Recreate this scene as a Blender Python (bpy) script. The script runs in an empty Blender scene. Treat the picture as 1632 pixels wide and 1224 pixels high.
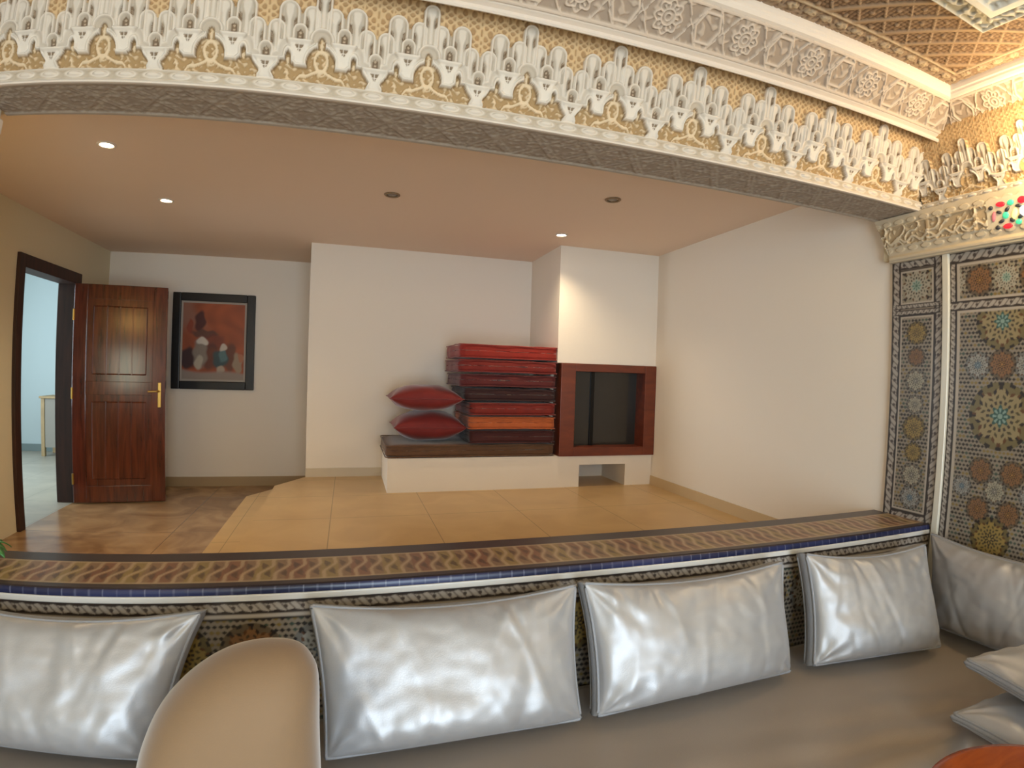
import bpy, bmesh, math, random
import numpy as np
from mathutils import Vector, Matrix, noise as mnoise

# Lengths in metres. While building, the camera stands at the origin; the last
# lines lift everything so that the salon floor is at z = 0.
LIFT = 1.52
SC = bpy.context.scene
COL = SC.collection
ROOTS = []
rng = np.random.default_rng(7)

# ---------------------------------------------------------------- helpers
def lin(c):
    if isinstance(c, str):
        c = [int(c[i:i+2], 16)/255 for i in (0, 2, 4)]
    return tuple(((x/12.92) if x <= .04045 else ((x+.055)/1.055)**2.4) for x in c)

def L3(c):
    return np.array(lin(c))

def mat(name, color=None, rough=.6, metal=0., attr=None, bump=0., bscale=40., vary=0., vscale=6.,
        color2=None, sheen=0., spec=.5, emit=None, estr=0., aniso=0., coat=0.):
    m = bpy.data.materials.new(name); m.use_nodes = True
    nt = m.node_tree; b = nt.nodes['Principled BSDF']
    b.inputs['Roughness'].default_value = rough
    b.inputs['Metallic'].default_value = metal
    b.inputs['Specular IOR Level'].default_value = spec
    if sheen: b.inputs['Sheen Weight'].default_value = sheen; b.inputs['Sheen Roughness'].default_value = .4
    if aniso: b.inputs['Anisotropic'].default_value = aniso
    if coat: b.inputs['Coat Weight'].default_value = coat; b.inputs['Coat Roughness'].default_value = .12
    if emit: b.inputs['Emission Color'].default_value = (*lin(emit), 1); b.inputs['Emission Strength'].default_value = estr
    tc = nt.nodes.new('ShaderNodeTexCoord')
    if attr:
        a = nt.nodes.new('ShaderNodeVertexColor'); a.layer_name = attr
        nt.links.new(a.outputs['Color'], b.inputs['Base Color'])
    elif color is not None:
        c = lin(color)
        b.inputs['Base Color'].default_value = (*c, 1)
        if vary or color2:
            n = nt.nodes.new('ShaderNodeTexNoise'); n.inputs['Scale'].default_value = vscale; n.inputs['Detail'].default_value = 5
            nt.links.new(tc.outputs['Object'], n.inputs['Vector'])
            r = nt.nodes.new('ShaderNodeValToRGB')
            r.color_ramp.elements[0].position = .35; r.color_ramp.elements[1].position = .65
            c2 = lin(color2) if color2 else tuple(min(1, x*(1+vary)) for x in c)
            c1 = c if color2 else tuple(x*(1-vary) for x in c)
            r.color_ramp.elements[0].color = (*c1, 1); r.color_ramp.elements[1].color = (*c2, 1)
            nt.links.new(n.outputs['Fac'], r.inputs['Fac']); nt.links.new(r.outputs['Color'], b.inputs['Base Color'])
    if bump:
        n = nt.nodes.new('ShaderNodeTexNoise'); n.inputs['Scale'].default_value = bscale; n.inputs['Detail'].default_value = 4
        nt.links.new(tc.outputs['Object'], n.inputs['Vector'])
        bp = nt.nodes.new('ShaderNodeBump'); bp.inputs['Strength'].default_value = bump; bp.inputs['Distance'].default_value = .01
        nt.links.new(n.outputs['Fac'], bp.inputs['Height']); nt.links.new(bp.outputs['Normal'], b.inputs['Normal'])
    return m

def wood_mat(name, dark, light, scale=(14, 14, 1.2), rough=.3, coat=.3):
    m = bpy.data.materials.new(name); m.use_nodes = True
    nt = m.node_tree; b = nt.nodes['Principled BSDF']
    tc = nt.nodes.new('ShaderNodeTexCoord'); mp = nt.nodes.new('ShaderNodeMapping')
    mp.inputs['Scale'].default_value = scale
    n = nt.nodes.new('ShaderNodeTexNoise'); n.inputs['Scale'].default_value = 2.2; n.inputs['Detail'].default_value = 6; n.inputs['Distortion'].default_value = .6
    r = nt.nodes.new('ShaderNodeValToRGB')
    r.color_ramp.elements[0].position = .3; r.color_ramp.elements[1].position = .72
    r.color_ramp.elements[0].color = (*lin(dark), 1); r.color_ramp.elements[1].color = (*lin(light), 1)
    nt.links.new(tc.outputs['Object'], mp.inputs['Vector']); nt.links.new(mp.outputs['Vector'], n.inputs['Vector'])
    nt.links.new(n.outputs['Fac'], r.inputs['Fac']); nt.links.new(r.outputs['Color'], b.inputs['Base Color'])
    b.inputs['Roughness'].default_value = rough; b.inputs['Coat Weight'].default_value = coat; b.inputs['Coat Roughness'].default_value = .15
    return m

def tile_floor_mat(name, c1, c2, grout, sx, sy, ox, oy, rough):
    m = bpy.data.materials.new(name); m.use_nodes = True
    nt = m.node_tree; b = nt.nodes['Principled BSDF']
    tc = nt.nodes.new('ShaderNodeTexCoord'); mp = nt.nodes.new('ShaderNodeMapping')
    mp.inputs['Location'].default_value = (ox, oy, 0)
    br = nt.nodes.new('ShaderNodeTexBrick'); br.offset = 0; br.squash = 1
    br.inputs['Scale'].default_value = 1; br.inputs['Mortar Size'].default_value = .003; br.inputs['Mortar Smooth'].default_value = .3
    br.inputs['Brick Width'].default_value = sx; br.inputs['Row Height'].default_value = sy; br.inputs['Bias'].default_value = 0
    n = nt.nodes.new('ShaderNodeTexNoise'); n.inputs['Scale'].default_value = 2.5; n.inputs['Detail'].default_value = 8; n.inputs['Distortion'].default_value = 1.2
    r = nt.nodes.new('ShaderNodeValToRGB')
    r.color_ramp.elements[0].position = .3; r.color_ramp.elements[1].position = .7
    r.color_ramp.elements[0].color = (*lin(c1), 1); r.color_ramp.elements[1].color = (*lin(c2), 1)
    br.inputs['Mortar'].default_value = (*lin(grout), 1)
    nt.links.new(tc.outputs['Object'], mp.inputs['Vector']); nt.links.new(mp.outputs['Vector'], br.inputs['Vector'])
    nt.links.new(tc.outputs['Object'], n.inputs['Vector']); nt.links.new(n.outputs['Fac'], r.inputs['Fac'])
    nt.links.new(r.outputs['Color'], br.inputs['Color1']); nt.links.new(r.outputs['Color'], br.inputs['Color2'])
    nt.links.new(br.outputs['Color'], b.inputs['Base Color'])
    b.inputs['Roughness'].default_value = rough
    return m

def obj(name, me, m, parent=None, loc=None):
    o = bpy.data.objects.new(name, me); COL.objects.link(o)
    if m is not None:
        for x in (m if isinstance(m, (list, tuple)) else [m]): me.materials.append(x)
    if parent is not None: o.parent = parent
    else: ROOTS.append(o)
    if loc is not None: o.location = loc
    return o

def tag(o, label, cat, group=None, kind=None):
    o['label'] = label; o['category'] = cat
    if group: o['group'] = group
    if kind: o['kind'] = kind
    return o

def thing(name, label, cat, loc, group=None, rotz=0, kind=None):
    o = bpy.data.objects.new(name, None); COL.objects.link(o); o.empty_display_size = .1
    o.location = loc; o.rotation_euler = (0, 0, rotz); ROOTS.append(o)
    return tag(o, label, cat, group, kind)

class MB:
    """mesh builder: boxes, tubes, loops; build() links ONE object"""
    def __init__(s): s.bm = bmesh.new()
    def box(s, x0, x1, y0, y1, z0, z1, bev=0., M=None):
        r = bmesh.ops.create_cube(s.bm, size=1)
        for v in r['verts']:
            v.co = Vector(((x0+x1)/2+v.co.x*(x1-x0), (y0+y1)/2+v.co.y*(y1-y0), (z0+z1)/2+v.co.z*(z1-z0)))
        if bev:
            es = list({e for v in r['verts'] for e in v.link_edges})
            rb = bmesh.ops.bevel(s.bm, geom=es, offset=bev, segments=3, profile=.5, affect='EDGES')
            vs = rb['verts']
        else: vs = r['verts']
        if M is not None:
            bmesh.ops.transform(s.bm, matrix=M, verts=list({v for v in vs}))
        return s
    def loft(s, rings, cap=True, close=True):
        vv = [[s.bm.verts.new(p) for p in r] for r in rings]
        n = len(rings[0])
        for a, b in zip(vv, vv[1:]):
            for i in range(n if close else n-1):
                j = (i+1) % n
                try: s.bm.faces.new((a[i], a[j], b[j], b[i]))
                except ValueError: pass
        if cap:
            for r in (vv[0], vv[-1]):
                try: s.bm.faces.new(r)
                except ValueError: pass
        return s
    def lathe(s, prof, c=(0, 0, 0), n=32, axis='Z'):
        rings = []
        for r, h in prof:
            ring = []
            for i in range(n):
                a = 2*math.pi*i/n
                if axis == 'Z': ring.append((c[0]+r*math.cos(a), c[1]+r*math.sin(a), c[2]+h))
                elif axis == 'X': ring.append((c[0]+h, c[1]+r*math.cos(a), c[2]+r*math.sin(a)))
                else: ring.append((c[0]+r*math.cos(a), c[1]+h, c[2]+r*math.sin(a)))
            rings.append(ring)
        return s.loft(rings)
    def tube(s, pts, r, n=8, closed=False):
        pts = [Vector(p) for p in pts]; N = len(pts); rings = []
        up = Vector((.123, .3, .94)).normalized()
        for i, p in enumerate(pts):
            t = (pts[(i+1) % N]-pts[i-1]) if closed else (pts[min(i+1, N-1)]-pts[max(i-1, 0)])
            t.normalize(); a = t.cross(up)
            if a.length < 1e-3: a = t.cross(Vector((1, 0, 0)))
            a.normalize(); b = t.cross(a)
            rr = r[i] if hasattr(r, '__len__') else r
            rings.append([p+(a*math.cos(2*math.pi*k/n)+b*math.sin(2*math.pi*k/n))*rr for k in range(n)])
        if closed: rings.append(rings[0]); return s.loft(rings, cap=False)
        return s.loft(rings)
    def build(s, name, m, parent=None, smooth=False, loc=None, shift=None):
        if shift is not None: bmesh.ops.translate(s.bm, verts=s.bm.verts, vec=-Vector(shift))
        bmesh.ops.remove_doubles(s.bm, verts=s.bm.verts, dist=1e-6)
        bmesh.ops.recalc_face_normals(s.bm, faces=s.bm.faces)
        me = bpy.data.meshes.new(name); s.bm.to_mesh(me); s.bm.free()
        if smooth: me.polygons.foreach_set('use_smooth', [True]*len(me.polygons))
        return obj(name, me, m, parent, loc)

def part(name, m, parent, fn, smooth=False):
    """a part whose shape fn(mb) is given in scene coordinates"""
    b = MB(); fn(b)
    return b.build(name, m, parent, smooth, shift=world_loc(parent) if parent else None)

def world_loc(p):
    v = Vector((0, 0, 0))
    while p is not None: v += p.location; p = p.parent
    return v

def struct(name, label, cat, m, fn, smooth=False):
    b = MB(); fn(b)
    return tag(b.build(name, m, None, smooth), label, cat, kind='structure')

def grid_mesh(name, P, C=None, mask=None, smooth=True):
    """P: (ny,nx,3) points, C: (ny,nx,3) linear colours -> mesh with colour attribute 'tint'"""
    ny, nx = P.shape[:2]
    idx = np.arange(ny*nx).reshape(ny, nx)
    F = np.stack([idx[:-1, :-1], idx[:-1, 1:], idx[1:, 1:], idx[1:, :-1]], -1)
    F = F[mask] if mask is not None else F.reshape(-1, 4)
    me = bpy.data.meshes.new(name)
    me.vertices.add(ny*nx); me.vertices.foreach_set('co', P.reshape(-1).astype(np.float32))
    me.loops.add(F.size); me.loops.foreach_set('vertex_index', F.reshape(-1).astype(np.int32))
    me.polygons.add(len(F))
    me.polygons.foreach_set('loop_start', np.arange(0, F.size, 4, dtype=np.int32))
    me.polygons.foreach_set('use_smooth', np.full(len(F), smooth))
    me.update(calc_edges=True)
    if C is not None:
        a = me.color_attributes.new('tint', 'FLOAT_COLOR', 'POINT')
        a.data.foreach_set('color', np.concatenate([C.reshape(-1, 3), np.ones((ny*nx, 1))], 1).reshape(-1).astype(np.float32))
    if mask is not None:
        bm = bmesh.new(); bm.from_mesh(me)
        bmesh.ops.delete(bm, geom=[v for v in bm.verts if not v.link_faces], context='VERTS'); bm.to_mesh(me); bm.free()
    me.validate()
    return me

def sst(e0, e1, x):
    t = np.clip((x-e0)/(e1-e0), 0, 1); return t*t*(3-2*t)

def mix(a, b, t):
    return a+(b-a)*t[..., None]

def soft(n, fn, u, v, du, dv):
    """supersampled colour painting"""
    acc = 0
    for i in range(n):
        for j in range(n):
            acc = acc+fn(u+((i+.5)/n-.5)*du, v+((j+.5)/n-.5)*dv)
    return acc/(n*n)

# ---------------------------------------------------------------- materials
M_white = mat('white_plaster', 'eae0d4', .85, bump=.05, bscale=60)
M_ceil = mat('ceiling_paint', 'e6cfba', .9)
M_leftwall = mat('cream_plaster', 'ddd2b6', .85, bump=.05, bscale=60)
M_salon = mat('salon_plaster', 'cbbd9f', .9)
M_plaster = mat('carved_plaster', attr='tint', rough=.75)
M_mould = mat('white_moulding', 'dacdbf', .6)
M_zellige = mat('glazed_mosaic', attr='tint', rough=.33)
M_floor = tile_floor_mat('beige_stone_tiles', 'b8976a', 'c6a676', '86704c', .66, .66, -.56, .2, .34)
M_low = tile_floor_mat('brown_marble', '7b5a3e', 'b08e68', '6a4c34', 1.2, 1.2, 0.1, .3, .25)
M_salonfloor = tile_floor_mat('salon_marble', 'b6ab9b', 'cfc6b8', '8a8074', .6, .6, 0, 0, .3)
M_corr = tile_floor_mat('pale_stone', '96938a', 'aaa69a', '7a776e', .5, .5, 0, 0, .4)
M_door = wood_mat('red_mahogany', '431709', '70301a', rough=.2, coat=.8)
M_frame = wood_mat('dark_walnut', '2a1610', '42241a', rough=.55, coat=0)
M_surround = wood_mat('reddish_brown_wood', '5c2614', '75331a', scale=(2, 8, 8), rough=.45, coat=.1)
M_brass = mat('brass', 'c9a25a', .3, 1)
M_black = mat('black_frame_wood', '15100e', .4)
M_mount = mat('pale_mount', 'a99d92', .7)
M_paint = mat('oil_paint', attr='tint', rough=.5)
M_satin = mat('silver_satin', 'adadb1', .45, .45, bump=.06, bscale=260, sheen=.15)
M_trim = mat('grey_braid_trim', '94959b', .55, .1, bump=.4, bscale=400)
M_seat = mat('taupe_cloth', '968a80', .5, .2, bump=.08, bscale=300, sheen=.3)
M_sofabase = mat('dark_wood_base', '3a2418', .5)
M_velvet = mat('beige_velvet', '80664b', .75, bump=.05, bscale=300, sheen=.6)
M_glass = mat('smoked_glass', '2a2622', .12, spec=.6)
M_soot = mat('soot_brick', '211c18', .9)
M_darkmetal = mat('dark_metal', '14110f', .4, .6)
M_lightwood = mat('pale_wood', 'a48c66', .6, vary=.12, vscale=8)
M_greypanel = mat('grey_panel', '8c8880', .7)
M_blue = mat('pale_blue_wall', 'b6c6cb', .9)
M_orange = wood_mat('orange_brown_wood', '8a3c12', 'b85a22', scale=(3, 9, 9), rough=.25)
M_leaf = mat('green_leaf', '3f7a3a', .45)
M_terra = mat('glazed_pot', '5a6b58', .4)
M_lamp = mat('lamp_lens', 'fff2d8', .3, emit='ffe9c4', estr=14)
M_off = mat('unlit_lens', '6a5a48', .25)
M_rim = mat('bronze_rim', '8d7458', .5, .2)
M_pane = mat('window_pane_wood', '4a2d1c', .5)

# ---------------------------------------------------------------- room shell
ZL, ZP, ZC = -1.28, -1.0, 1.15
XL, XR = -2.48, 2.758
struct('floor_lower', 'brown marble floor of the entrance side, left of the raised floor', 'floor', M_low,
       lambda b: b.box(XL, -.36, 2.1, 6.25, ZL-.12, ZL))
def slab(pts, z0, z1):
    def f(b):
        lo = [b.bm.verts.new((x, y, z0)) for x, y in pts]; hi = [b.bm.verts.new((x, y, z1)) for x, y in pts]
        b.bm.faces.new(hi); b.bm.faces.new(lo[::-1])
        for i in range(len(pts)): j = (i+1) % len(pts); b.bm.faces.new((lo[i], lo[j], hi[j], hi[i]))
    return f
struct('floor_platform', 'raised beige tiled floor in front of the hearth bench', 'floor', M_floor,
       slab([(-.59, 2.1), (XR, 2.1), (XR, 5.24), (-.365, 5.24), (-.59, 4.86)], ZP-.4, ZP))
struct('floor_step', 'beige stone step between the lower marble floor and the raised tiles', 'step', M_floor,
       slab([(-.857, 2.1), (-.592, 2.1), (-.592, 4.86), (-.37, 5.24), (-.37, 5.5), (-.66, 5.4), (-.857, 5.1)], ZL-.12, ZL+.14))
struct('ceiling_lower', 'plain painted ceiling with small round downlights', 'ceiling', M_ceil,
       lambda b: b.box(XL-.1, XR+.1, 2.14, 6.4, ZC, ZC+.15))
struct('wall_left', 'cream wall holding the doorway', 'wall', M_leftwall,
       lambda b: (b.box(XL-.14, XL, 2.1, 4.452, ZL-.1, ZC), b.box(XL-.14, XL, 5.538, 6.4, ZL-.1, ZC), b.box(XL-.14, XL, 4.452, 5.538, .79, ZC)))
struct('wall_picture', 'recessed white wall behind the door carrying the framed painting', 'wall', M_white,
       lambda b: b.box(XL, -.365, 6.25, 6.4, ZL-.1, ZC))
struct('wall_back', 'white projecting wall behind the cushion stack', 'wall', M_white,
       lambda b: b.box(-.365, XR, 5.24, 6.4, ZP-.3, ZC))
struct('wall_right', 'plain white wall right of the fireplace', 'wall', M_white,
       lambda b: b.box(XR, XR+.15, 2.0, 6.4, ZP-.3, ZC))
def chim(b):
    b.box(1.768, XR, 4.46, 5.24, .1145, ZC)
struct('wall_chimney', 'white chimney breast rising above the wooden fireplace surround', 'chimney', M_white, chim)
struct('baseboard_right', 'low beige tile skirting along the right white wall', 'skirting', mat('beige_skirting', 'c9b08a', .5),
       lambda b: b.box(XR-.012, XR, 2.11, 4.47, ZP, ZP+.085))
struct('baseboard_back', 'low white skirting under the projecting white wall', 'skirting', mat('pale_skirting', 'cdbfa8', .5),
       lambda b: b.box(-.367, .318, 5.226, 5.24, ZP, ZP+.08))
struct('baseboard_left', 'beige skirting under the wall with the painting', 'skirting', mat('tan_skirting', 'a68f6e', .5),
       lambda b: b.box(XL, -.37, 6.236, 6.25, ZL, ZL+.1))

# bench under the hearth
def bench(b):
    x0, x1, y0, y1, z0, z1 = .32, XR-.001, 4.475, 5.239, ZP, -.717
    b.box(x0, 2.015, y0, y1, z0, z1); b.box(2.48, x1, y0, y1, z0, z1)
    b.box(2.015, 2.48, y0, y1, -.80, z1); b.box(2.015, 2.48, 4.95, y1, z0, -.80)
o = struct('hearth_bench', 'low white plaster bench with a square wood hole, under the fireplace', 'bench', M_white, bench)

# fireplace
fp = thing('fireplace', 'fireplace with a square reddish brown wooden surround and dark glass', 'fireplace', (2.25, 4.46, -.715))
def surround(b):
    x0, x1, z0, z1, a0, a1, c0, c1 = 1.80, 2.756, -.716, .113, 1.94, 2.64, -.637, .044
    yf, yb = 4.438, 4.62
    b.box(x0, a0, yf, yb, z0, z1, .004); b.box(a1, x1, yf, yb, z0, z1, .004)
    b.box(a0, a1, yf+.001, yb, c1, z1, .003); b.box(a0, a1, yf+.001, yb, z0, c0, .003)
part('surround', M_surround, fp, surround)
part('firebox', M_soot, fp, lambda b: (b.box(1.86, 2.69, 5.0, 5.03, -.70, .10), b.box(1.86, 1.88, 4.63, 5.0, -.70, .10), b.box(2.67, 2.69, 4.63, 5.0, -.70, .10), b.box(1.88, 2.67, 4.63, 5.0, -.70, -.66), b.box(1.88, 2.67, 4.63, 5.0, .07, .10)))
part('jamb', M_white, fp, lambda b: b.box(1.77, 1.859, 4.63, 5.236, -.715, .110))
part('jamb', M_white, fp, lambda b: b.box(2.691, 2.755, 4.63, 5.236, -.715, .110))
g = part('glass_door', M_glass, fp, lambda b: b.box(1.94, 2.155, 4.575, 4.585, -.637, .044))
part('glass_door', M_glass, fp, lambda b: b.box(2.18, 2.64, 4.60, 4.61, -.637, .044))
part('door_stile', M_darkmetal, fp, lambda b: b.box(2.145, 2.182, 4.56, 4.60, -.637, .044, .003))

# ---------------------------------------------------------------- cushions of the bench
def inflate_box(x0, x1, y0, y1, z0, z1, seed, sag=.006, rnd=.03, nx=40, nz=10, ny=26):
    """foam mattress: rounded box with soft irregular faces"""
    bm = bmesh.new(); bmesh.ops.create_cube(bm, size=1)
    bmesh.ops.subdivide_edges(bm, edges=bm.edges[:], cuts=15, use_grid_fill=True)
    X, Y, Z = x1-x0, y1-y0, z1-z0
    for v in bm.verts:
        p = Vector((v.co.x*X, v.co.y*Y, v.co.z*Z))
        h = Vector((X/2, Y/2, Z/2)); r = min(rnd, Z*.42)
        c = Vector(tuple(max(-h[i]+r, min(h[i]-r, p[i])) for i in range(3)))
        d = p-c
        if d.length > 1e-9: p = c+d*(r/max(d.length, 1e-9)) if (abs(d.x) > 1e-9)+(abs(d.y) > 1e-9)+(abs(d.z) > 1e-9) > 1 else p
        e = 4*p.y/Y*p.y/Y
        n = mnoise.noise(Vector((p.x*5+seed*3.1, p.y*5, p.z*3+seed)))
        p.z += (n-1)*sag*(1 if p.z > 0 else -1)
        p.y += mnoise.noise(Vector((p.x*7+seed, seed*2.3, p.z*9)))*sag*1.3
        p.x += mnoise.noise(Vector((seed*1.7, p.y*6, p.z*9)))*sag*1.5
        v.co = p
    bmesh.ops.recalc_face_normals(bm, faces=bm.faces)
    me = bpy.data.meshes.new('mattress'); bm.to_mesh(me); bm.free()
    me.polygons.foreach_set('use_smooth', [True]*len(me.polygons))
    return me

def rim(x0, x1, y0, y1, z, r, rad=.03, wob=0., seed=0):
    pts = []
    for cx, cy, a0 in ((x1-rad, y1-rad, 0), (x0+rad, y1-rad, 90), (x0+rad, y0+rad, 180), (x1-rad, y0+rad, 270)):
        for k in range(6):
            a = math.radians(a0+18*k); pts.append(Vector((cx+rad*math.cos(a), cy+rad*math.sin(a), z)))
    out = []
    for i, p in enumerate(pts):
        q = pts[(i+1) % len(pts)]
        n = max(1, int((q-p).length/.04))
        for k in range(n):
            w = p.lerp(q, k/n); w.z += wob*mnoise.noise(Vector((w.x*6+seed, w.y*6, seed))); out.append(w)
    b = MB(); b.tube(out, r, 6, closed=True); return b

def foam(label, cat, x0, x1, y0, y1, z0, z1, c, seed, group, pipe=None):
    m = mat('cushion_cloth', c, .8, bump=.12, bscale=200, vary=.1, vscale=12, sheen=.25)
    t = thing('seat_cushion', label, cat, ((x0+x1)/2, (y0+y1)/2, z0), group)
    obj('cover', inflate_box(x0, x1, y0, y1, z0, z1, seed), m, t, (0, 0, (z1-z0)/2))
    for zz in (z0+.012, z1-.012):
        b = rim(x0-.002, x1+.002, y0-.002, y1+.002, zz, .005, .035, .006, seed)
        b.build('piping', m, t, True, shift=t.location)
    return t
GS = 'foam cushions stacked on the hearth bench'
foam('long brown flat cushion lying along the white hearth bench', 'cushion', .302, 1.764, 4.464, 5.20, -.716, -.602, '5f4029', 1, None)
def zz(i): return -.602+.1205*i
stack = [('dark maroon foam cushion at the bottom of the stack, under the orange one', 1.0, 1.762, '3f0d0c'),
         ('orange foam cushion in the red stack beside the fireplace', .985, 1.762, 'ad5526'),
         ('bright red foam cushion lying directly on the orange one', .99, 1.762, '76190d'),
         ('darkest maroon foam cushion in the middle of the stack, over a red one', .945, 1.76, '310c0d'),
         ('dull maroon foam cushion third from the top of the stack', .90, 1.762, '571516'),
         ('dark red foam cushion second from the top of the stack', .882, 1.764, '75180f'),
         ('bright red foam cushion on top of the stack beside the chimney', .888, 1.764, '8a1c0e')]
for i, (lb, x0, x1, c) in enumerate(stack):
    z0, z1 = zz(i)+.001, zz(i+1)-.001
    if i == 6: z1 += .012
    dx = (.0 if i < 6 else 0)
    foam(lb, 'cushion', x0, x1, 4.452-.006*(i % 3), 5.12, z0, z1, c, 10+i, GS)

def pillow(label, cx, cy, zb, zt, w, d, c, seed, group, rot=0.):
    m = mat('red_pillow_cloth', c, .75, bump=.1, bscale=220, vary=.08, vscale=9, sheen=.4)
    t = thing('scatter_pillow', label, 'pillow', (cx, cy, zb), group, rot)
    n = 40; a = np.linspace(-1, 1, n); A, B = np.meshgrid(a, a)
    hgt = (zt-zb)/2
    prof = np.clip((1-np.abs(A)**2.2)*(1-np.abs(B)**2.2), 0, 1)**.5
    ax = A*(1-.10*(1-B**2)*(np.abs(A))**3); by = B*(1-.10*(1-A**2)*np.abs(B)**3)
    wr = .004*np.sin(7*A+seed)*np.cos(5*B+seed*2)
    top = np.stack([ax*w/2, by*d/2, hgt+hgt*prof+wr*prof], -1)
    bot = np.stack([ax*w/2, by*d/2, hgt-hgt*prof*1.0+wr*prof], -1)
    bot[..., 2] = np.maximum(bot[..., 2], .001)
    me1 = grid_mesh('c', top); me2 = grid_mesh('c2', bot[:, ::-1])
    bm = bmesh.new(); bm.from_mesh(me1); bm.from_mesh(me2); bmesh.ops.remove_doubles(bm, verts=bm.verts, dist=1e-4)
    bmesh.ops.recalc_face_normals(bm, faces=bm.faces)
    bm.to_mesh(me1); bm.free(); me1.polygons.foreach_set('use_smooth', [True]*len(me1.polygons))
    obj('cover', me1, m, t)
    ring = [(ax[0, i]*w/2, by[0, i]*d/2, hgt) for i in range(n)]+[(ax[i, -1]*w/2, by[i, -1]*d/2, hgt) for i in range(1, n)] + \
           [(ax[-1, i]*w/2, by[-1, i]*d/2, hgt) for i in range(n-2, -1, -1)]+[(ax[i, 0]*w/2, by[i, 0]*d/2, hgt) for i in range(n-2, 0, -1)]
    b = MB(); b.tube(ring, .004, 6, closed=True); b.build('piping', m, t, True)
    return t
GP = 'red pillows on the hearth bench'
pillow('lower red pillow lying on the brown bench cushion', .672, 4.75, -.600, -.338, .61, .52, '741a17', 1, GP)
pillow('upper red pillow lying on the other red pillow', .632, 4.70, -.338, -.112, .61, .50, '741814', 2, GP)

# ---------------------------------------------------------------- painting
pic = thing('framed_painting', 'black framed orange painting with pale figures beside the open door', 'painting', (-1.394, 6.249, .25))
X0, X1, Z0, Z1 = -1.811, -.984, -.253, .752
def pframe(b):
    w, y0, y1 = .084, 6.205, 6.249
    b.box(X0, X0+w, y0, y1, Z0, Z1, .008); b.box(X1-w, X1, y0, y1, Z0, Z1, .008)
    b.box(X0+w, X1-w, y0, y1, Z1-w, Z1, .008); b.box(X0+w, X1-w, y0, y1, Z0, Z0+w, .008)
part('frame', M_black, pic, pframe)
part('mount', M_mount, pic, lambda b: b.box(X0+.08, X1-.08, 6.225, 6.24, Z0+.08, Z1-.08))
def paintfn(u, v):
    c = np.broadcast_to(L3('9a4a22'), u.shape+(3,)).copy()
    nz = .5+.5*np.sin(13*u+3*np.sin(9*v))*np.cos(11*v+2*np.sin(6*u))
    c = c*(.8+.35*nz[..., None])
    def blob(cx, cy, rx, ry, col, k=1.):
        nonlocal c
        d = np.hypot((u-cx+.012*np.sin(40*v))/rx, (v-cy+.012*np.sin(35*u))/ry); c = mix(c, L3(col), k*(1-sst(.75, 1.15, d)))
    c = mix(c, L3('8d5f4c'), (1-sst(.22, .40, u+.15*np.sin(8*v)))*sst(.55, .8, v)*.9)
    blob(.28, .76, .09, .14, '4c1c14'); blob(.12, .68, .05, .1, '8a3c20')
    blob(.35, .60, .22, .05, '4d3128', .8); blob(.5, .5, .2, .1, '6b2a1c', .7)
    blob(.10, .27, .14, .15, '3a1a16'); blob(.46, .30, .16, .18, '4a2418', .7); blob(.78, .3, .1, .2, '55301f', .8)
    blob(.29, .34, .12, .21, '84776b'); blob(.33, .50, .1, .05, 'c9bfb4'); blob(.27, .22, .07, .1, 'b0a492')
    blob(.62, .27, .13, .13, '33474a'); blob(.66, .31, .07, .09, '527074'); blob(.66, .42, .06, .05, 'c4b6a8'); blob(.62, .13, .07, .06, 'a89684')
    blob(.90, .22, .08, .14, '97816a'); blob(.95, .3, .05, .06, 'a96b4a')
    fl = 1-sst(.08, .13, v+.02*np.sin(6*u)+.05*u-.02)
    c = mix(c, L3('8f8077'), fl)
    return c
nu, nv = 90, 120
U, V = np.meshgrid(np.linspace(0, 1, nu), np.linspace(0, 1, nv))
px0, px1, pz0, pz1 = X0+.105, X1-.105, Z0+.105, Z1-.105
obj('canvas', grid_mesh('canvas', np.stack([px0+(px1-px0)*U+1.394, np.full_like(U, 6.222)-6.249, pz0+(pz1-pz0)*V-.25], -1), paintfn(U, V)), M_paint, pic)

# ---------------------------------------------------------------- door and the room beyond
door = thing('door_1', 'open reddish wooden panelled door with its dark frame in the left wall', 'door', (XL, 5.0, ZL), kind='structure')
def dframe(b):
    for y0, y1 in ((4.44, 4.53), (5.46, 5.55)):
        b.box(XL-.15, XL+.03, y0, y1, ZL, .80, .004)
    b.box(XL-.15, XL+.03, 4.53, 5.46, .70, .80, .004)
part('frame', M_frame, door, dframe)
lx0, lx1, lz0, lz1 = 0, .80, ZL+.012, .70
Mleaf = Matrix.Translation((XL+.035, 5.40, 0)) @ Matrix.Rotation(math.radians(8.0), 4, 'Z')
def leafm(b):
    s = .115
    b.box(0, s, 0, .04, lz0, lz1, .003, Mleaf); b.box(.80-s, .80, 0, .04, lz0, lz1, .003, Mleaf)
    for a, c in ((lz0, lz0+.15), (lz1-.13, lz1), (-.29, -.17)):
        b.box(s, .80-s, 0, .04, a, c, .003, Mleaf)
leaf = part('leaf', M_door, door, leafm)
def panels(a, c):
    def f(b):
        b.box(.11, .69, .012, .028, a, c, 0, Mleaf)
        b.box(.165, .635, .003, .037, a+.06, c-.06, .012, Mleaf)
        for x in (.29, .40, .51): b.box(x-.006, x+.006, .0, .006, a+.06, c-.06, .003, Mleaf)
    return f
part('panel', M_door, leaf, panels(-.17, lz1-.13)); part('panel', M_door, leaf, panels(lz0+.15, -.29))
def handle(b):
    b.box(.735, .765, -.008, .001, -.40, -.17, .004, Mleaf)
    b.tube([Mleaf @ Vector(p) for p in [(.75, -.005, -.25), (.75, -.045, -.25), (.735, -.055, -.25), (.66, -.055, -.252)]], .009, 10)
part('handle', M_brass, leaf, handle)
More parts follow.
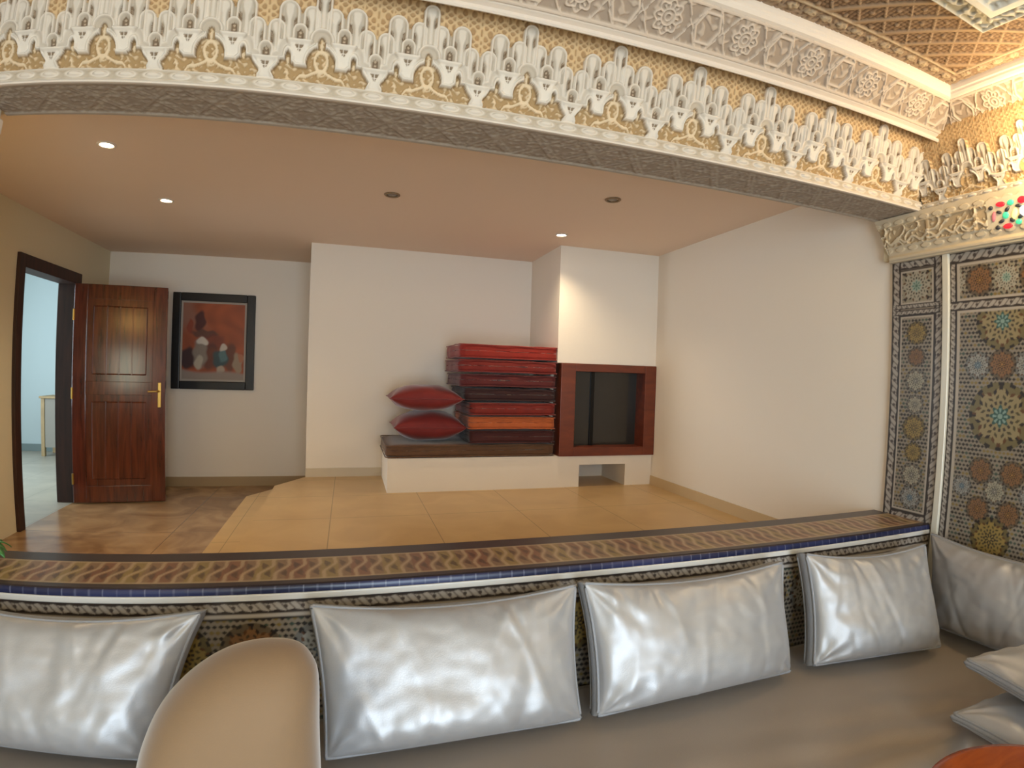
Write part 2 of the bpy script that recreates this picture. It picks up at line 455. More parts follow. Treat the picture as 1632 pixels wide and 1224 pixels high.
for z in (.42, -.28, -1.05):
    part('hinge', M_brass, door, lambda b: b.tube([(XL+.036, 5.40, z-.05), (XL+.036, 5.40, z+.05)], .010, 10))
# room beyond
struct('floor_beyond', 'pale stone floor of the room beyond the doorway', 'floor', M_corr, lambda b: b.box(-5.6, XL, 3.6, 8.7, ZL-.12, ZL-.001))
struct('wall_beyond', 'pale blue wall seen through the doorway', 'wall', M_blue,
       lambda b: (b.box(-5.6, XL-.14, 8.6, 8.75, ZL-.1, 1.3), b.box(-5.7, -5.6, 3.6, 8.7, ZL-.1, 1.3), b.box(-5.6, XL-.14, 3.5, 3.6, ZL-.1, 1.3), b.box(XL-.14, XL-.0, 6.4, 8.7, ZL-.1, 1.3)))
struct('ceiling_beyond', 'white ceiling of the room beyond the doorway', 'ceiling', M_white, lambda b: b.box(-5.7, XL-.1, 3.5, 8.75, 1.3, 1.4))
struct('shade_strip_beyond', 'grey strip standing for shade at the foot of the wall beyond the doorway', 'skirting', mat('grey_shade_strip', '6f7f80', .6), lambda b: b.box(-5.6, XL-.14, 8.575, 8.6, ZL, ZL+.10))  # grey strip stands for the shade along the foot of this wall
cab = thing('side_cabinet', 'small pale wooden cabinet with a grey front seen through the doorway', 'cabinet', (-3.8, 8.3, ZL))
cx0, cx1, cy0, cy1, czt = -4.11, -3.4, 8.12, 8.5, -.47
for lx, ly in ((cx0, cy0), (cx1-.05, cy0), (cx0, cy1-.05), (cx1-.05, cy1-.05)):
    part('leg', M_lightwood, cab, lambda b: b.box(lx, lx+.05, ly, ly+.05, ZL, czt-.03, .004))
part('top', M_lightwood, cab, lambda b: b.box(cx0-.02, cx1+.02, cy0-.02, cy1+.02, czt-.03, czt, .006))
part('front_panel', M_greypanel, cab, lambda b: b.box(cx0+.05, cx1-.05, cy0+.012, cy0+.03, ZL+.12, czt-.03))
part('body', M_lightwood, cab, lambda b: b.box(cx0+.012, cx1-.012, cy0+.031, cy1-.012, ZL+.12, czt-.031))

# ---------------------------------------------------------------- downlights
GD = 'round recessed downlights in the plain ceiling'
def downlight(x, y, lit, label):
    t = thing('ceiling_downlight', label, 'downlight', (x, y, ZC), GD)
    b = MB(); b.lathe([(.036, 0), (.052, 0), (.053, -.004), (.046, -.009), (.037, -.007), (.036, 0)], n=28); b.build('rim', M_rim if not lit else M_mould, t, True)
    b = MB(); b.lathe([(.0005, -.004), (.025, -.0045), (.036, -.002), (.036, 0), (.0005, 0)], n=24); b.build('lens', M_lamp if lit else M_off, t, True)
    if lit:
        l = bpy.data.lights.new('downlight_beam', 'SPOT'); l.energy = 20; l.color = (1, .80, .52); l.spot_size = math.radians(125); l.spot_blend = .9; l.shadow_soft_size = .035
        o = bpy.data.objects.new('downlight_beam', l); COL.objects.link(o); o.location = (x, y, ZC-.015); ROOTS.append(o)
downlight(-1.318, 3.134, True, 'lit downlight nearest the carved lintel, above the lower marble floor')
downlight(-1.303, 4.183, True, 'lit downlight farther back, above the open wooden door')
downlight(1.634, 4.120, True, 'lit downlight in front of the white chimney breast')
downlight(.238, 3.606, False, 'dark unlit downlight in the middle of the plain ceiling')
downlight(1.605, 3.163, False, 'dark unlit downlight nearer the lintel than the chimney downlight')

# ---------------------------------------------------------------- low tiled wall between the rooms
C_white, C_cream, C_dark, C_black = L3('b9b0a2'), L3('a08f76'), L3('3a2c28'), L3('1b1716')
C_och, C_or, C_grn, C_blu, C_red, C_gry = L3('a3833f'), L3('a35f2c'), L3('3f6b57'), L3('2a3a70'), L3('7a4032'), L3('6b6862')
XA, XB = -1.32, 2.738
struct('wall_low', 'low wall between the salon and the raised room, under the tiled ledge', 'wall', M_salon,
       lambda b: b.box(XL-.1, XR+.1, 1.785, 2.108, -1.52, -.692))
def ledge_paint(u, v):      # u along, v from the back edge (0) to the front (.33)
    c = np.broadcast_to(L3('35292a'), u.shape+(3,)).copy()
    w = (v > .088) & (v < .300)
    p = (v-.194)/.106; s = u/.052
    s = s+.16*np.sin(p*5.); f = np.abs(((s+.5*p) % 1)-.5)*2; g2 = np.abs(((s*1.0-.9*p) % 1)-.5)*2
    base = mix(np.broadcast_to(L3('86694f'), u.shape+(3,)), L3('80573f'), (np.sin(u*2*math.pi/.21) > .55).astype(float))
    base = mix(base, L3('8e7748'), (np.sin(u*2*math.pi/.21) < -.6).astype(float))
    dk = ((f < .42) & (g2 > .5) & (np.abs(p) < .8)).astype(float)
    base = mix(base, L3('4d3729'), dk*.8)
    lt = ((f > .75) & (np.abs(p) < .95)).astype(float); base = mix(base, L3('b39a7c'), lt*.8)
    base = mix(base, L3('b5a083'), (np.abs(p) > .9).astype(float)*.7)
    c[w] = base[w]
    return c
nu, nv = 900, 48
U, V = np.meshgrid(np.linspace(XA, XB, nu), np.linspace(0, .33, nv))
P = np.stack([U, 2.112-V, np.full_like(U, -.68)], -1)
# roll the back and front edges down
top = grid_mesh('ledge', P, soft(2, ledge_paint, U, V, 4/nu, .33/nv))
tag(obj('trim_1', top, M_zellige), 'mosaic ledge top with a woven brown and red band between dark borders', 'ledge', kind='structure')
struct('trim_2', 'rough plaster bed directly under the mosaic ledge top', 'ledge', mat('dark_bed', '33292a', .5), lambda b: b.box(XA, XB, 1.783, 2.112, -.693, -.6812))
def blue_paint(u, v):
    c = np.broadcast_to(L3('1e2448'), u.shape+(3,)).copy()
    k = np.floor(u/.043); r = np.sin(k*12.9)*.5+.5
    c = c*(.75+.6*r[..., None])
    j = np.abs((u/.043) % 1-.5) > .465
    c[j] = L3('5d6078')
    c[v > .034] = L3('2c2326')
    return c
nv2 = 12
th = np.linspace(0, math.pi/2, nv2)
U, T = np.meshgrid(np.linspace(XA, XB, 1200), np.linspace(0, 1, nv2))
ang = T*math.pi/2
P = np.stack([U, 1.786-.016*np.sin(ang), -.7025+.0225*np.minimum(1, 1.0)*(np.cos(ang-math.pi/2*0)*0+T)], -1)
P = np.stack([U, 1.783-.013*np.sqrt(np.clip(1-T**3, 0, 1)), -.705+.025*T], -1)
tag(obj('trim_3', grid_mesh('blue', P, soft(2, blue_paint, U, T*.04, .0034, .004)), M_zellige), 'row of dark blue square tiles edging the ledge', 'tile border', kind='structure')
struct('trim_4', 'plain white bar of glazed tile under the blue tiles', 'tile border', mat('white_glaze', 'cfccc8', .35),
       lambda b: b.box(XA, XB, 1.766, 1.785, -.727, -.7055, .004))
def star_mosaic(u, v, centres, field=(0, 0)):
    """rosettes of small glazed pieces; centres: (cu, cv, R, kind)"""
    base = np.broadcast_to(L3('7f7465'), u.shape+(3,)).copy()
    # field of small staggered dark pieces
    s = .0195
    a = (u+field[0])/s; b = (v+field[1])/s
    row = np.floor(b); aa = a+.5*(row % 2)
    fx = np.abs(aa % 1-.5); fy = np.abs(b % 1-.5)
    d = (fx*1.15+fy*1.5)
    rnd = np.sin(np.floor(aa)*127.1+row*311.7)*43758.5; rnd = rnd-np.floor(rnd)
    dark = d < .56+.10*np.sin(u*61+3*np.sin(v*23))*np.sin(v*57+2*np.sin(u*31))
    base[dark] = np.where(rnd[..., None] < .68, L3('26201d'), np.where(rnd[..., None] < .84, L3('3c4a3f'), L3('7d6836')))[dark]
    ed = (d > .74); base[ed] = L3('857a6c')
    for cu, cv, R, kind in centres:
        x, y = u-cu, v-cv; r = np.hypot(x, y)/R; t = np.arctan2(y, x)
        n = {'big': 8, 'gold': 8, 'white': 8, 'orange': 8, 'blue': 8, 'star': 8}[kind]
        wav = .5+.5*np.cos(n*t)
        ring_in = r < 1
        halo, mid, core, core2 = {'big': (L3('6b5f40'), L3('8c7d5c'), L3('2f4f4a'), L3('7d948c')), 'gold': (L3('655736'), L3('8c7540'), L3('28221f'), L3('927a44')),
                                  'white': (L3('68635a'), L3('98917f'), L3('2b2725'), L3('9a9387')), 'orange': (L3('5f5140'), L3('7d5a3c'), L3('2a1f1a'), L3('986f40')),
                                  'blue': (L3('6c6a66'), L3('8e8c86'), L3('2c3b4c'), L3('7b8a90')), 'star': (L3('8a8270'), L3('9a9384'), L3('8a9a90'), L3('50685c'))}[kind]
        c = np.broadcast_to(halo, u.shape+(3,)).copy()
        edge = .76+.08*np.cos(n*t)
        c[r < edge] = mid
        dk = (np.abs(r-edge) < .06) & (np.cos(3*n*t) > -.2); c[dk] = np.where((np.cos(n*t+1.3) > .2)[..., None], L3('2a211c'), L3('59391f'))[dk]
        k2 = (np.abs(r-.56-.05*np.cos(n*t)) < .045) & (np.cos(2*n*t+math.pi) > .1); c[k2] = halo*.45
        k3 = (np.abs(r-.40) < .05) & (np.cos(2*n*t) > .0); c[k3] = L3('3a322a')
        st = r < .28+.06*np.cos(n*t); c[st] = core
        c[(r < .24) & (np.cos(n*t) > .1) & (r > .11)] = core2
        c[r < .08] = core2
        out = (r > .90) & (np.cos(2*n*t) > .0); c[out] = L3('241e1b')
        base[ring_in] = c[ring_in]
    return base

def braid(u, v, w):
    """black and white plaited band, v in 0..w"""
    c = np.broadcast_to(L3('a0978d'), u.shape+(3,)).copy()
    p = v/w; s = u/(w*1.25)
    sa = (s % 1)
    up = (p > .72+.22*np.abs(sa-.5)*1.2); dn = (p < .28-.22*np.abs(((s+.5) % 1)-.5)*1.2)
    c[up | dn] = L3('332a26')
    ln = np.abs(((s*2+p*1.4) % 1)-.5) < .12; c[ln & ~(up | dn)] = L3('6a6059')
    ey = np.hypot((sa-.5)*1.25, p-.5) < .16; c[ey] = L3('4a403b')
    return c
# woven band, line, mosaic dado
def dado_paint(u, v):     # v = z
    c = star_mosaic(u, v, [(x, -.90, .10, k) for x, k in zip(np.arange(-1.17, 2.8, .22), ['gold', 'orange', 'blue']*8)])
    br = (v > -.770) & (v < -.728); c[br] = braid(u, v+.770, .042)[br]
    c[(v <= -.770) & (v > -.784)] = L3('aaa197')
    c[(v <= -.784) & (v > -.789)] = L3('2a2320')
    return c
nu, nv = 1300, 150
U, V = np.meshgrid(np.linspace(XA, XB, nu), np.linspace(-1.2, -.726, nv))
P = np.stack([U, np.full_like(U, 1.772), V], -1)
tag(obj('trim_5', grid_mesh('dado', P, soft(2, dado_paint, U, V, 4/nu, .47/nv)), M_zellige), 'mosaic dado with a black and white plaited band behind the silver cushions', 'mosaic', kind='structure')

# ---------------------------------------------------------------- right tiled wall
XT = 2.736
struct('wall_salon_right', 'salon wall carrying the mosaic panels', 'wall', M_salon,
       lambda b: (b.box(XT+.004, XT+.16, -2.4, 2.055, -1.52, 1.5)))
def tile_paint(y, z):
    c = np.broadcast_to(L3('85796a'), y.shape+(3,)).copy()
    def frame(y0, y1, z0, z1, w):
        nonlocal c
        b_ = (y > y0) & (y < y1) & (z > z0) & (z < z1)
        inn = (y > y0+w) & (y < y1-w) & (z > z0+w) & (z < z1-w)
        e = b_ & ~inn
        vert = (y < y0+w) | (y > y1-w)
        bv = braid(z, np.where(y < (y0+y1)/2, y-y0, y1-y), w); bh = braid(y, np.where(z < (z0+z1)/2, z-z0, z1-z), w)
        bb = np.where(vert[..., None], bv, bh); c[e] = bb[e]
        return inn
    def line(y0, y1, z0, z1, t, col):
        nonlocal c
        b_ = (y > y0) & (y < y1) & (z > z0) & (z < z1)
        i_ = (y > y0+t) & (y < y1-t) & (z > z0+t) & (z < z1-t)
        c[b_ & ~i_] = L3(col)
    # narrow panel
    frame(1.757, 2.055, -.70, .662, .052)
    frame(1.757, 2.055, .372, .43, .026)
    R = [(1.906, .276, .060, 'gold'), (1.906, .154, .05, 'orange'), (1.905, .032, .062, 'white'), (1.904, -.09, .05, 'white'), (1.904, -.21, .066, 'gold'),
         (1.90, -.335, .05, 'gold'), (1.90, -.452, .062, 'white'), (1.90, -.57, .06, 'blue')]
    m = star_mosaic(y, z, R)
    i_ = (y > 1.815) & (y < 2.0) & (z > -.64) & (z < .362); c[i_] = m[i_]
    m2 = star_mosaic(y, z, [(1.91, .52, .10, 'star')], (.01, .004))
    i_ = (y > 1.815) & (y < 2.0) & (z > .432) & (z < .60); c[i_] = m2[i_]
    for a in (1.757,):
        line(1.812, 2.003, -.643, .365, .009, 'a89d90'); line(1.812, 2.003, .429, .603, .009, 'a89d90')
        line(1.806, 2.009, -.649, .371, .006, '2a2320'); line(1.806, 2.009, .423, .609, .006, '2a2320')
    # main panel, mirrored about the rosette
    y0, y1 = .55+.7, 1.72
    yc = 1.452
    ym = yc+np.abs((y-yc+.24) % .48-.24)            # repeats to both sides of the rosette
    a = (y < 1.722)
    cc = star_mosaic(ym, z, [(yc, -.119, .155, 'big'), (yc, .31, .13, 'big'), (1.573, .111, .065, 'blue'), (yc, .115, .07, 'orange'),
                             (1.53, -.374, .062, 'orange'), (1.53, -.555, .06, 'orange'), (yc, -.46, .06, 'white'), (yc, -.68, .10, 'gold'), (1.62, -.46, .05, 'blue')])
    bord = a & (y > 1.664)
    cc2 = braid(z, 1.722-y, .045)
    c[a] = cc[a]
    b2 = a & (y > 1.690); c[b2] = braid(z, 1.722-y, .034)[b2]
    b3 = a & (y <= 1.690) & (y > 1.683); c[b3] = L3('2a2320')
    b4 = a & (y <= 1.683) & (y > 1.668); c[b4] = L3('a79c8f')
    tp = a & (z > .40)
    c5 = star_mosaic(y, z, [(1.43-.135*k, .508, .075, ['star', 'orange'][k % 2]) for k in range(-2, 12)], (.004, .002)); tt = tp & (y < 1.668); c[tt] = c5[tt]
    for z0, z1 in ((.372, .418), (.60, .662)):
        e = a & (z > z0) & (z < z1); c[e] = braid(y, z-z0, z1-z0)[e]
    for z0, z1, col in ((.36, .372, 'a79c8f'), (.418, .43, 'a79c8f'), (.588, .60, 'a79c8f')):
        e = a & (y < 1.683) & (z > z0) & (z < z1); c[e] = L3(col)
    c[z > .655] = L3('3a3029')
    return c
nu, nv = 600, 460
U, V = np.meshgrid(np.linspace(.35, 2.055, nu), np.linspace(-.98, .668, nv))
P = np.stack([np.full_like(U, XT), U, V], -1)
tag(obj('trim_6', grid_mesh('zellige', P[:, ::-1], soft(2, tile_paint, U, V, 1.7/nu, 1.65/nv)[:, ::-1]), M_zellige), 'mosaic of star rosettes covering the right wall of the salon', 'mosaic', kind='structure')
struct('trim_7', 'narrow white vertical bar at the corner of the mosaic wall', 'trim', mat('white_corner_bar', 'cfc9bb', .25),
       lambda b: b.box(XT-.016, XT+.003, 1.720, 1.757, -.98, .668, .006))

# ---------------------------------------------------------------- carved plaster
PW, PS, PT, PG = L3('d3c8ba'), L3('ab9c89'), L3('ab8c5c'), L3('9a7c50')
def arabesque(u, v, k):
    """scroll-like carved foliage, -1..1"""
    a, b = u*k, v*k
    w1 = np.sin(a+1.7*np.sin(b*.9)+.6*np.cos(a*.5)); w2 = np.sin(b*1.1+1.6*np.sin(a*1.0+.8)); w3 = np.sin((a+b)*.8+1.3*np.sin(a-b))
    return (w1*w2+.6*w3*np.cos(b*.7))/1.4
def arch(s, q, c, w, qt, sq=1.0):
    """signed distance (px) to an arch-headed upright; inside is negative"""
    x = np.abs(s-c); yy = q-(qt-w*sq)
    return np.where(yy < 0, x-w, np.hypot(x, yy/sq)-w)
def muqarnas(s, q):
    """one bay; s in -377..377, q in 0..850 -> (relief mm, colour)"""
    sa = np.abs(s); full = lambda c: np.broadcast_to(L3(c), s.shape+(3,)).copy()
    # interlaced lattice ground above the stepped arches
    l1 = np.abs(np.sin((s+.8*q)/22.+.5*np.sin(q/31.))); l2 = np.abs(np.sin((s-.8*q)/22.-.5*np.sin(q/31.))); l3 = np.abs(np.sin(s/29.))
    hole = sst(.25, .55, l1*l2)*sst(.1, .35, l3)
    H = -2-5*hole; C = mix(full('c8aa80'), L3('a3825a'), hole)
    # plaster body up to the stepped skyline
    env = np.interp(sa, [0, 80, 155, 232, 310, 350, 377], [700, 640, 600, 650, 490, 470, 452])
    body = q < env
    H = np.where(body, 1.5, H); C[body] = PS
    inside = np.zeros_like(s) > 1
    for c, w, qt, lf in ((0, 60, 850, 9), (232, 73, 704, 7), (80, 59, 676, 5), (310, 61, 525, 5)):
        d = arch(sa, q, c, w, qt, 1.25)
        m = d < 0
        rimv = sst(0, -6, d)*(1-sst(-15, -24, d))
        h = lf+8*rimv-5*sst(-16, -30, d)
        flare = 15+16*sst(qt-w*2.6, qt-w*1.2, q)
        x = np.abs(sa-c)
        rod = sst(flare+4, flare-7, x)*sst(-20, -30, d)
        h = h+6*rod
        lp = np.hypot((x-36*w/60.)/13., (q-(qt-w*2.75))/62.)     # leaf-shaped niches on both sides of the rod
        nn = sst(1.12, .85, lp)*sst(-17, -24, d)
        vein = np.abs(((q-x*1.4)/17.) % 1-.5) < .16
        h = h-8*nn
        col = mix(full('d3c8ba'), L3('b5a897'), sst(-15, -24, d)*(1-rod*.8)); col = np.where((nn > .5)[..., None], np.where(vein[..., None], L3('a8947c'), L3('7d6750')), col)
        upd = m & (~inside | (h > H))
        H = np.where(upd, h, H); C[upd] = col[upd]; inside |= m
    for c, w, qt, qb in ((0, 84, 478, 250), (152, 54, 500, 345), (377, 54, 318, 172)):     # small hooded niches standing on the consoles
        d = arch(sa, q, c, w, qt, 1.25); m = (d < 0) & (q > qb-40)
        h = 10+7*sst(0, -7, d)*(1-sst(-14, -24, d))-4*sst(-16, -28, d)
        n = np.maximum(arch(sa, q, c, w*.40, qt-w*.85, 2.0), qb-q); nn = sst(3, -4, n)*(c > 0)
        h = h-8*nn
        col = mix(full('d3c8ba'), L3('b5a897'), sst(-14, -26, d))
        dots = (np.hypot(sa-c, ((q-qb) % 34)-17) < 9)
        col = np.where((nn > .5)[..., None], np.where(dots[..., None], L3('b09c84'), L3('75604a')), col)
        H = np.where(m, h, H); C[m] = col[m]
    fun = 33+62*sst(20, 168, q)
    cen = np.minimum(arch(sa, q, 0, 25, 402, 2.4), (np.hypot(sa/100., (q-165)/140.)-1)*85)
    lob = np.minimum((np.hypot((sa-252)/84., (q-75)/95.)-1)*75, arch(sa, q, 226, 17, 250, 2.4))
    low = np.maximum(sa-320, q-126)
    dp = np.minimum(np.minimum(cen, lob), low)
    dp = np.maximum(dp, sa-(377-fun))
    # white hoods following the outline of the leaf panel
    near = (dp > 0) & (dp < 62) & (q < 345)
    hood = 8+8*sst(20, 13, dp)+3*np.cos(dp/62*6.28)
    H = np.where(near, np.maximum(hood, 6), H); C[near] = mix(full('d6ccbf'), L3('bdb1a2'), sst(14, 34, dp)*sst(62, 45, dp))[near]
    # consoles
    for c, qb, qt, w0, w1 in ((152, 128, 352, 32, 100), (377, -5, 178, 33, 96)):
        x = np.abs(sa-c); t = np.clip((q-qb)/(qt-qb), 0, 1)
        w = w0+(w1-w0)*t**2.6
        m = (x < w) & (q > qb) & (q < qt)
        lip = sst(qt-36, qt-28, q)*(1-sst(qt-8, qt, q)*.4)
        h = 10+8*t+7*lip
        q0 = qt-118; tri = (q > q0) & (q < qt-48) & (x < 30*(q-q0)/70.) & (x > 3) & (np.abs(q-(q0+38)) > 4)
        h = np.where(tri, h-7, h)
        H = np.where(m, np.maximum(h, H*(dp > 0)), H); C[m] = L3('d6ccbf'); C[m & tri] = L3('7e6b56')
    m = dp <= 0
    ar = arabesque(s/100., q/100., 6.0)
    ring = np.abs(np.hypot(sa/44., (q-195)/82.)-1) < .22
    ten = np.abs(q-(108-.62*np.abs(sa-20)+34*sst(95, 170, sa)*np.sin((sa-95)/24.))) < 15*(sa < 205)
    eye = np.hypot((sa-252)/30., (q-60)/30.) < 1
    spk = (np.hypot(sa/12., (q-330)/38.) < 1) | (np.hypot((sa-226)/9., (q-180)/30.) < 1)
    lv = np.maximum(sst(.0, .35, ar)*.75, (ring | ten | spk)*1.0); lv = np.where(eye, sst(-.2, .3, ar), lv)
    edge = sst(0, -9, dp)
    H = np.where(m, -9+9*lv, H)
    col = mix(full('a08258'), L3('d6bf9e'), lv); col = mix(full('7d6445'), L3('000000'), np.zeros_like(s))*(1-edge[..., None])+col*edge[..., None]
    C[m] = col[m]
    return H, C
def frieze(name, label, place, u0, u1, phase, pitch, z0, zb, zq, zt, step=.0026):
    nu = int((u1-u0)/step); nv = int((zt-z0)/step)
    U, V = np.meshgrid(np.linspace(u0, u1, nu), np.linspace(z0, zt, nv))
    s = (((U-phase)/pitch+.5) % 1-.5)*754
    q = (V-zb)/(zq-zb)*850
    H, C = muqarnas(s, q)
    # chain moulding at the foot
    p = (V-z0)/(zb-z0); ch = V < zb
    f = ((U-phase)/(pitch/4)+.5) % 1-.5
    e = np.hypot(f/.33, (p-.52)/.24)
    hh = 4+13*sst(1.05, .55, e)+6*sst(.12, .02, np.abs(p-.93))+8*sst(.16, .06, p)
    tw = sst(.35, .15, np.abs(e-1.35))*3
    H = np.where(ch, hh+tw, H)
    cc = mix(np.broadcast_to(PW, s.shape+(3,)), L3('b3a592'), sst(.95, 1.4, e)*sst(.16, .2, p)*sst(.9, .86, p))
    C[ch] = cc[ch]
    for _ in range(1):      # soften
        H[1:-1, 1:-1] = (H[1:-1, 1:-1]*2+H[:-2, 1:-1]+H[2:, 1:-1]+H[1:-1, :-2]+H[1:-1, 2:])/6
    P = place(U, V, H/1000., np.clip((V-zb)/(zq-zb), 0, 1.2))
    return tag(obj(name, grid_mesh(name, P, C), M_plaster), label, 'carved frieze', kind='structure')
# lintel: leans out over the salon towards its top
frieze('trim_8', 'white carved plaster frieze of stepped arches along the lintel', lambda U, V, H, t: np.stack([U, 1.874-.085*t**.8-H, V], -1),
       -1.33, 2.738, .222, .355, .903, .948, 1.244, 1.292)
frieze('trim_9', 'white carved plaster frieze of stepped arches on the right wall, lit by a lamp', lambda U, V, H, t: np.stack([2.722-.06*t-H*.8, U, V], -1)[:, ::-1],
       .35, 1.86, 1.575, .315, .898, .93, 1.185, 1.28)
frieze('trim_10', 'white carved plaster frieze on the left wall of the salon', lambda U, V, H, t: np.stack([-1.305+.06*t+H*.9, U, V], -1),
       .9, 1.87, 1.60, .355, .903, .948, 1.244, 1.29, .004)
struct('wall_lintel', 'lintel carrying the carved frieze between the two ceilings', 'wall', M_salon, lambda b: (b.box(XL-.1, XR+.1, 1.925, 2.14, .905, 1.55)))
struct('trim_11', 'thin white edge moulding under the carved frieze', 'trim', M_mould, lambda b: b.box(-1.32, 2.74, 1.864, 1.880, .897, .906, .003))
def soffit():
    nu, nv = 900, 60
    U, V = np.meshgrid(np.linspace(-1.32, 2.75, nu), np.linspace(1.875, 2.142, nv))
    a = arabesque(U, V, 95.); b = np.abs(((U/.2) % 1)-.5); st = np.abs(np.abs((V-2.008)/.13)-2*b) < .07
    h = .0025*np.maximum(sst(-.1, .5, a), st*1.)
    ed = np.minimum(V-1.875, 2.142-V); h = np.where(ed < .022, .005, h)
    C = mix(np.broadcast_to(L3('98897a'), U.shape+(3,)), L3('ada091'), np.clip(h/.003, 0, 1))
    return grid_mesh('soffit', np.stack([U, V, .904-h], -1)[:, ::-1], C)
tag(obj('trim_12', soffit(), M_plaster), 'carved plaster underside of the lintel', 'soffit', kind='structure')

# capital band above the mosaic wall
def capband():
    nu, nv = 690, 90
    U, V = np.meshgrid(np.linspace(.35, 2.14, nu), np.linspace(.668, .898, nv))
    p = (V-.668)/.23
    h = np.full_like(U, .004)
    edge = sst(.045, .03, np.abs(p-.07))+sst(.05, .035, np.abs(p-.93)); h = h+.012*sst(.12, .04, p)
    chn = np.hypot((((U/.075) % 1)-.5)/.36, (p-.22)/.055) < 1; chn2 = np.hypot((((U/.075) % 1)-.5)/.36, (p-.85)/.055) < 1
    h = h+.006*(chn | chn2)
    a = arabesque(U, V, 85.); fld = (p > .3) & (p < .77)
    car = np.abs((((U-1.82)/.26) % 1)-.5); border = (car > .47) | (np.abs(p-.30) < .02) | (np.abs(p-.77) < .02)
    letter = (np.abs(((U/.065+.5*np.sin(V*55)+.3*np.sin(U*61)) % 1)-.5) < .12) & (np.sin(U*37+V*30) > -.3) | (np.abs(p-.42-.05*np.sin(U*70)) < .03)
    lv = np.where(fld, np.maximum(sst(.1, .4, a)*.5, letter*1.), 0); h = h+.009*lv+.008*(border & (p > .28) & (p < .8))
    C = mix(np.broadcast_to(L3('ab9678'), U.shape+(3,)), L3('c4b69f'), np.clip(lv+(~fld)*.85, 0, 1))
    glass = (U < 1.50) & (U > 1.28) & (p > .26) & (p < .86)
    h = np.where(glass, .010, h); C[glass] = L3('c8bca6')
    slant = np.clip((U-2.05)/.09, 0, 1)
    Y = np.where(U > 2.05, 2.05+(U-2.05)*np.clip(p, 0, 1), U)
    P = np.stack([XT-.014-h-.018*p, Y, V], -1)
    return grid_mesh('cap', P[:, ::-1], C[:, ::-1])
tag(obj('trim_13', capband(), M_plaster), 'carved plaster band above the mosaic wall', 'carved band', kind='structure')
struct('trim_14', 'plain moulding under the carved band of the mosaic wall', 'trim', mat('cream_moulding', 'b9ab94', .6), lambda b: b.box(XT-.026, XT+.01, .35, 2.06, .654, .674, .005))
struct('wall_cap', 'plaster backing of the carved band', 'wall', M_salon, lambda b: b.box(XT-.012, XT+.02, .35, 2.10, .672, .897))
# left pilaster
struct('wall_salon_left', 'left wall of the salon beside the ledge', 'wall', M_salon, lambda b: b.box(XL-.1, -1.322, -2.4, 2.10, -1.52, 1.5))
struct('trim_15', 'carved plaster capital on the left pilaster under the lintel', 'carved band', M_mould, lambda b: (b.box(-1.34, -1.305, 1.6, 2.08, .72, .897, .01), b.box(-1.34, -1.296, 1.6, 2.09, .80, .86, .008)))

# coloured glass roundel in the band
sg = thing('stained_glass_panel', 'group of red, green and yellow glass pieces set in the carved plaster band', 'stained glass', (XT-.05, 1.39, .783))
def gmat(n, c, e): return mat(n, c, .15, emit=c, estr=e)
GM = {'red': gmat('red_glass', 'd8202c', .55), 'green': gmat('green_glass', '3fb886', .45), 'yellow': gmat('yellow_glass', 'f2e678', .8), 'white': gmat('white_glass', 'f4f6fa', 1.2), 'pink': gmat('pink_glass', 'b0656a', .25), 'dark': mat('dark_glass', '3a3a40', .2)}
pieces = [(1.423, .835, .024, .012, .1, 'red'), (1.372, .834, .018, .013, 0, 'green'), (1.315, .836, .022, .016, 0, 'red'), (1.402, .781, .016, .016, 0, 'green'),
          (1.357, .782, .026, .013, 1.9, 'yellow'), (1.315, .786, .016, .022, 0, 'white'), (1.396, .731, .024, .012, 0, 'red'), (1.462, .785, .024, .010, 1.75, 'pink'),
          (1.434, .800, .014, .008, .3, 'dark'), (1.392, .806, .014, .009, -.8, 'dark'), (1.425, .757, .014, .008, -.3, 'dark'), (1.372, .755, .013, .010, .5, 'dark'),
          (1.341, .742, .016, .012, 0, 'green'), (1.335, .812, .016, .008, .2, 'dark'), (1.330, .764, .014, .009, -.4, 'dark'), (1.447, .732, .012, .010, 0, 'dark'), (1.474, .826, .012, .010, 0, 'dark')]
for y, z, a, b_, r, c in pieces:
    mb = MB(); rings = []
    for k, (f, d) in enumerate(((1, 0), (1, .004), (.8, .008), (.4, .010), (.02, .0105))):
        rings.append([(-d, f*(a*math.cos(t)*math.cos(r)-b_*math.sin(t)*math.sin(r)), f*(a*math.cos(t)*math.sin(r)+b_*math.sin(t)*math.cos(r))) for t in np.linspace(0, 2*math.pi, 20, endpoint=False)])
    mb.loft(rings)
    p = (z-.668)/.23
    o = mb.build('glass_piece', GM[c], sg, True, loc=(XT-.022-.018*p-(XT-.05), y-1.39, z-.783)); o['label'] = c+' glass piece' if c != 'dark' else 'dark hole between the glass pieces'

# cornice, sloped strapwork frieze, inner moulding (all turn the corner)
DX = 1.005
def lrun(prof):
    rings = [[(-1.33, o, z) for o, z in prof], [(o+DX, o, z) for o, z in prof], [(o+DX, -2.3, z) for o, z in prof]]
    return lambda b: b.loft(rings)
struct('trim_16', 'white cornice moulding above the stepped arches', 'cornice', M_mould,
       lrun([(1.93, 1.295), (1.79, 1.282), (1.714, 1.207), (1.704, 1.203), (1.698, 1.208), (1.698, 1.218), (1.712, 1.224), (1.712, 1.230), (1.695, 1.236), (1.686, 1.242), (1.686, 1.255), (1.93, 1.33)]))
struct('trim_17', 'white inner moulding around the patterned ceiling', 'cornice', M_mould,
       lrun([(1.572, 1.340), (1.552, 1.341), (1.538, 1.346), (1.530, 1.356), (1.528, 1.366), (1.522, 1.371), (1.520, 1.385), (1.520, 1.42), (1.58, 1.42)]))
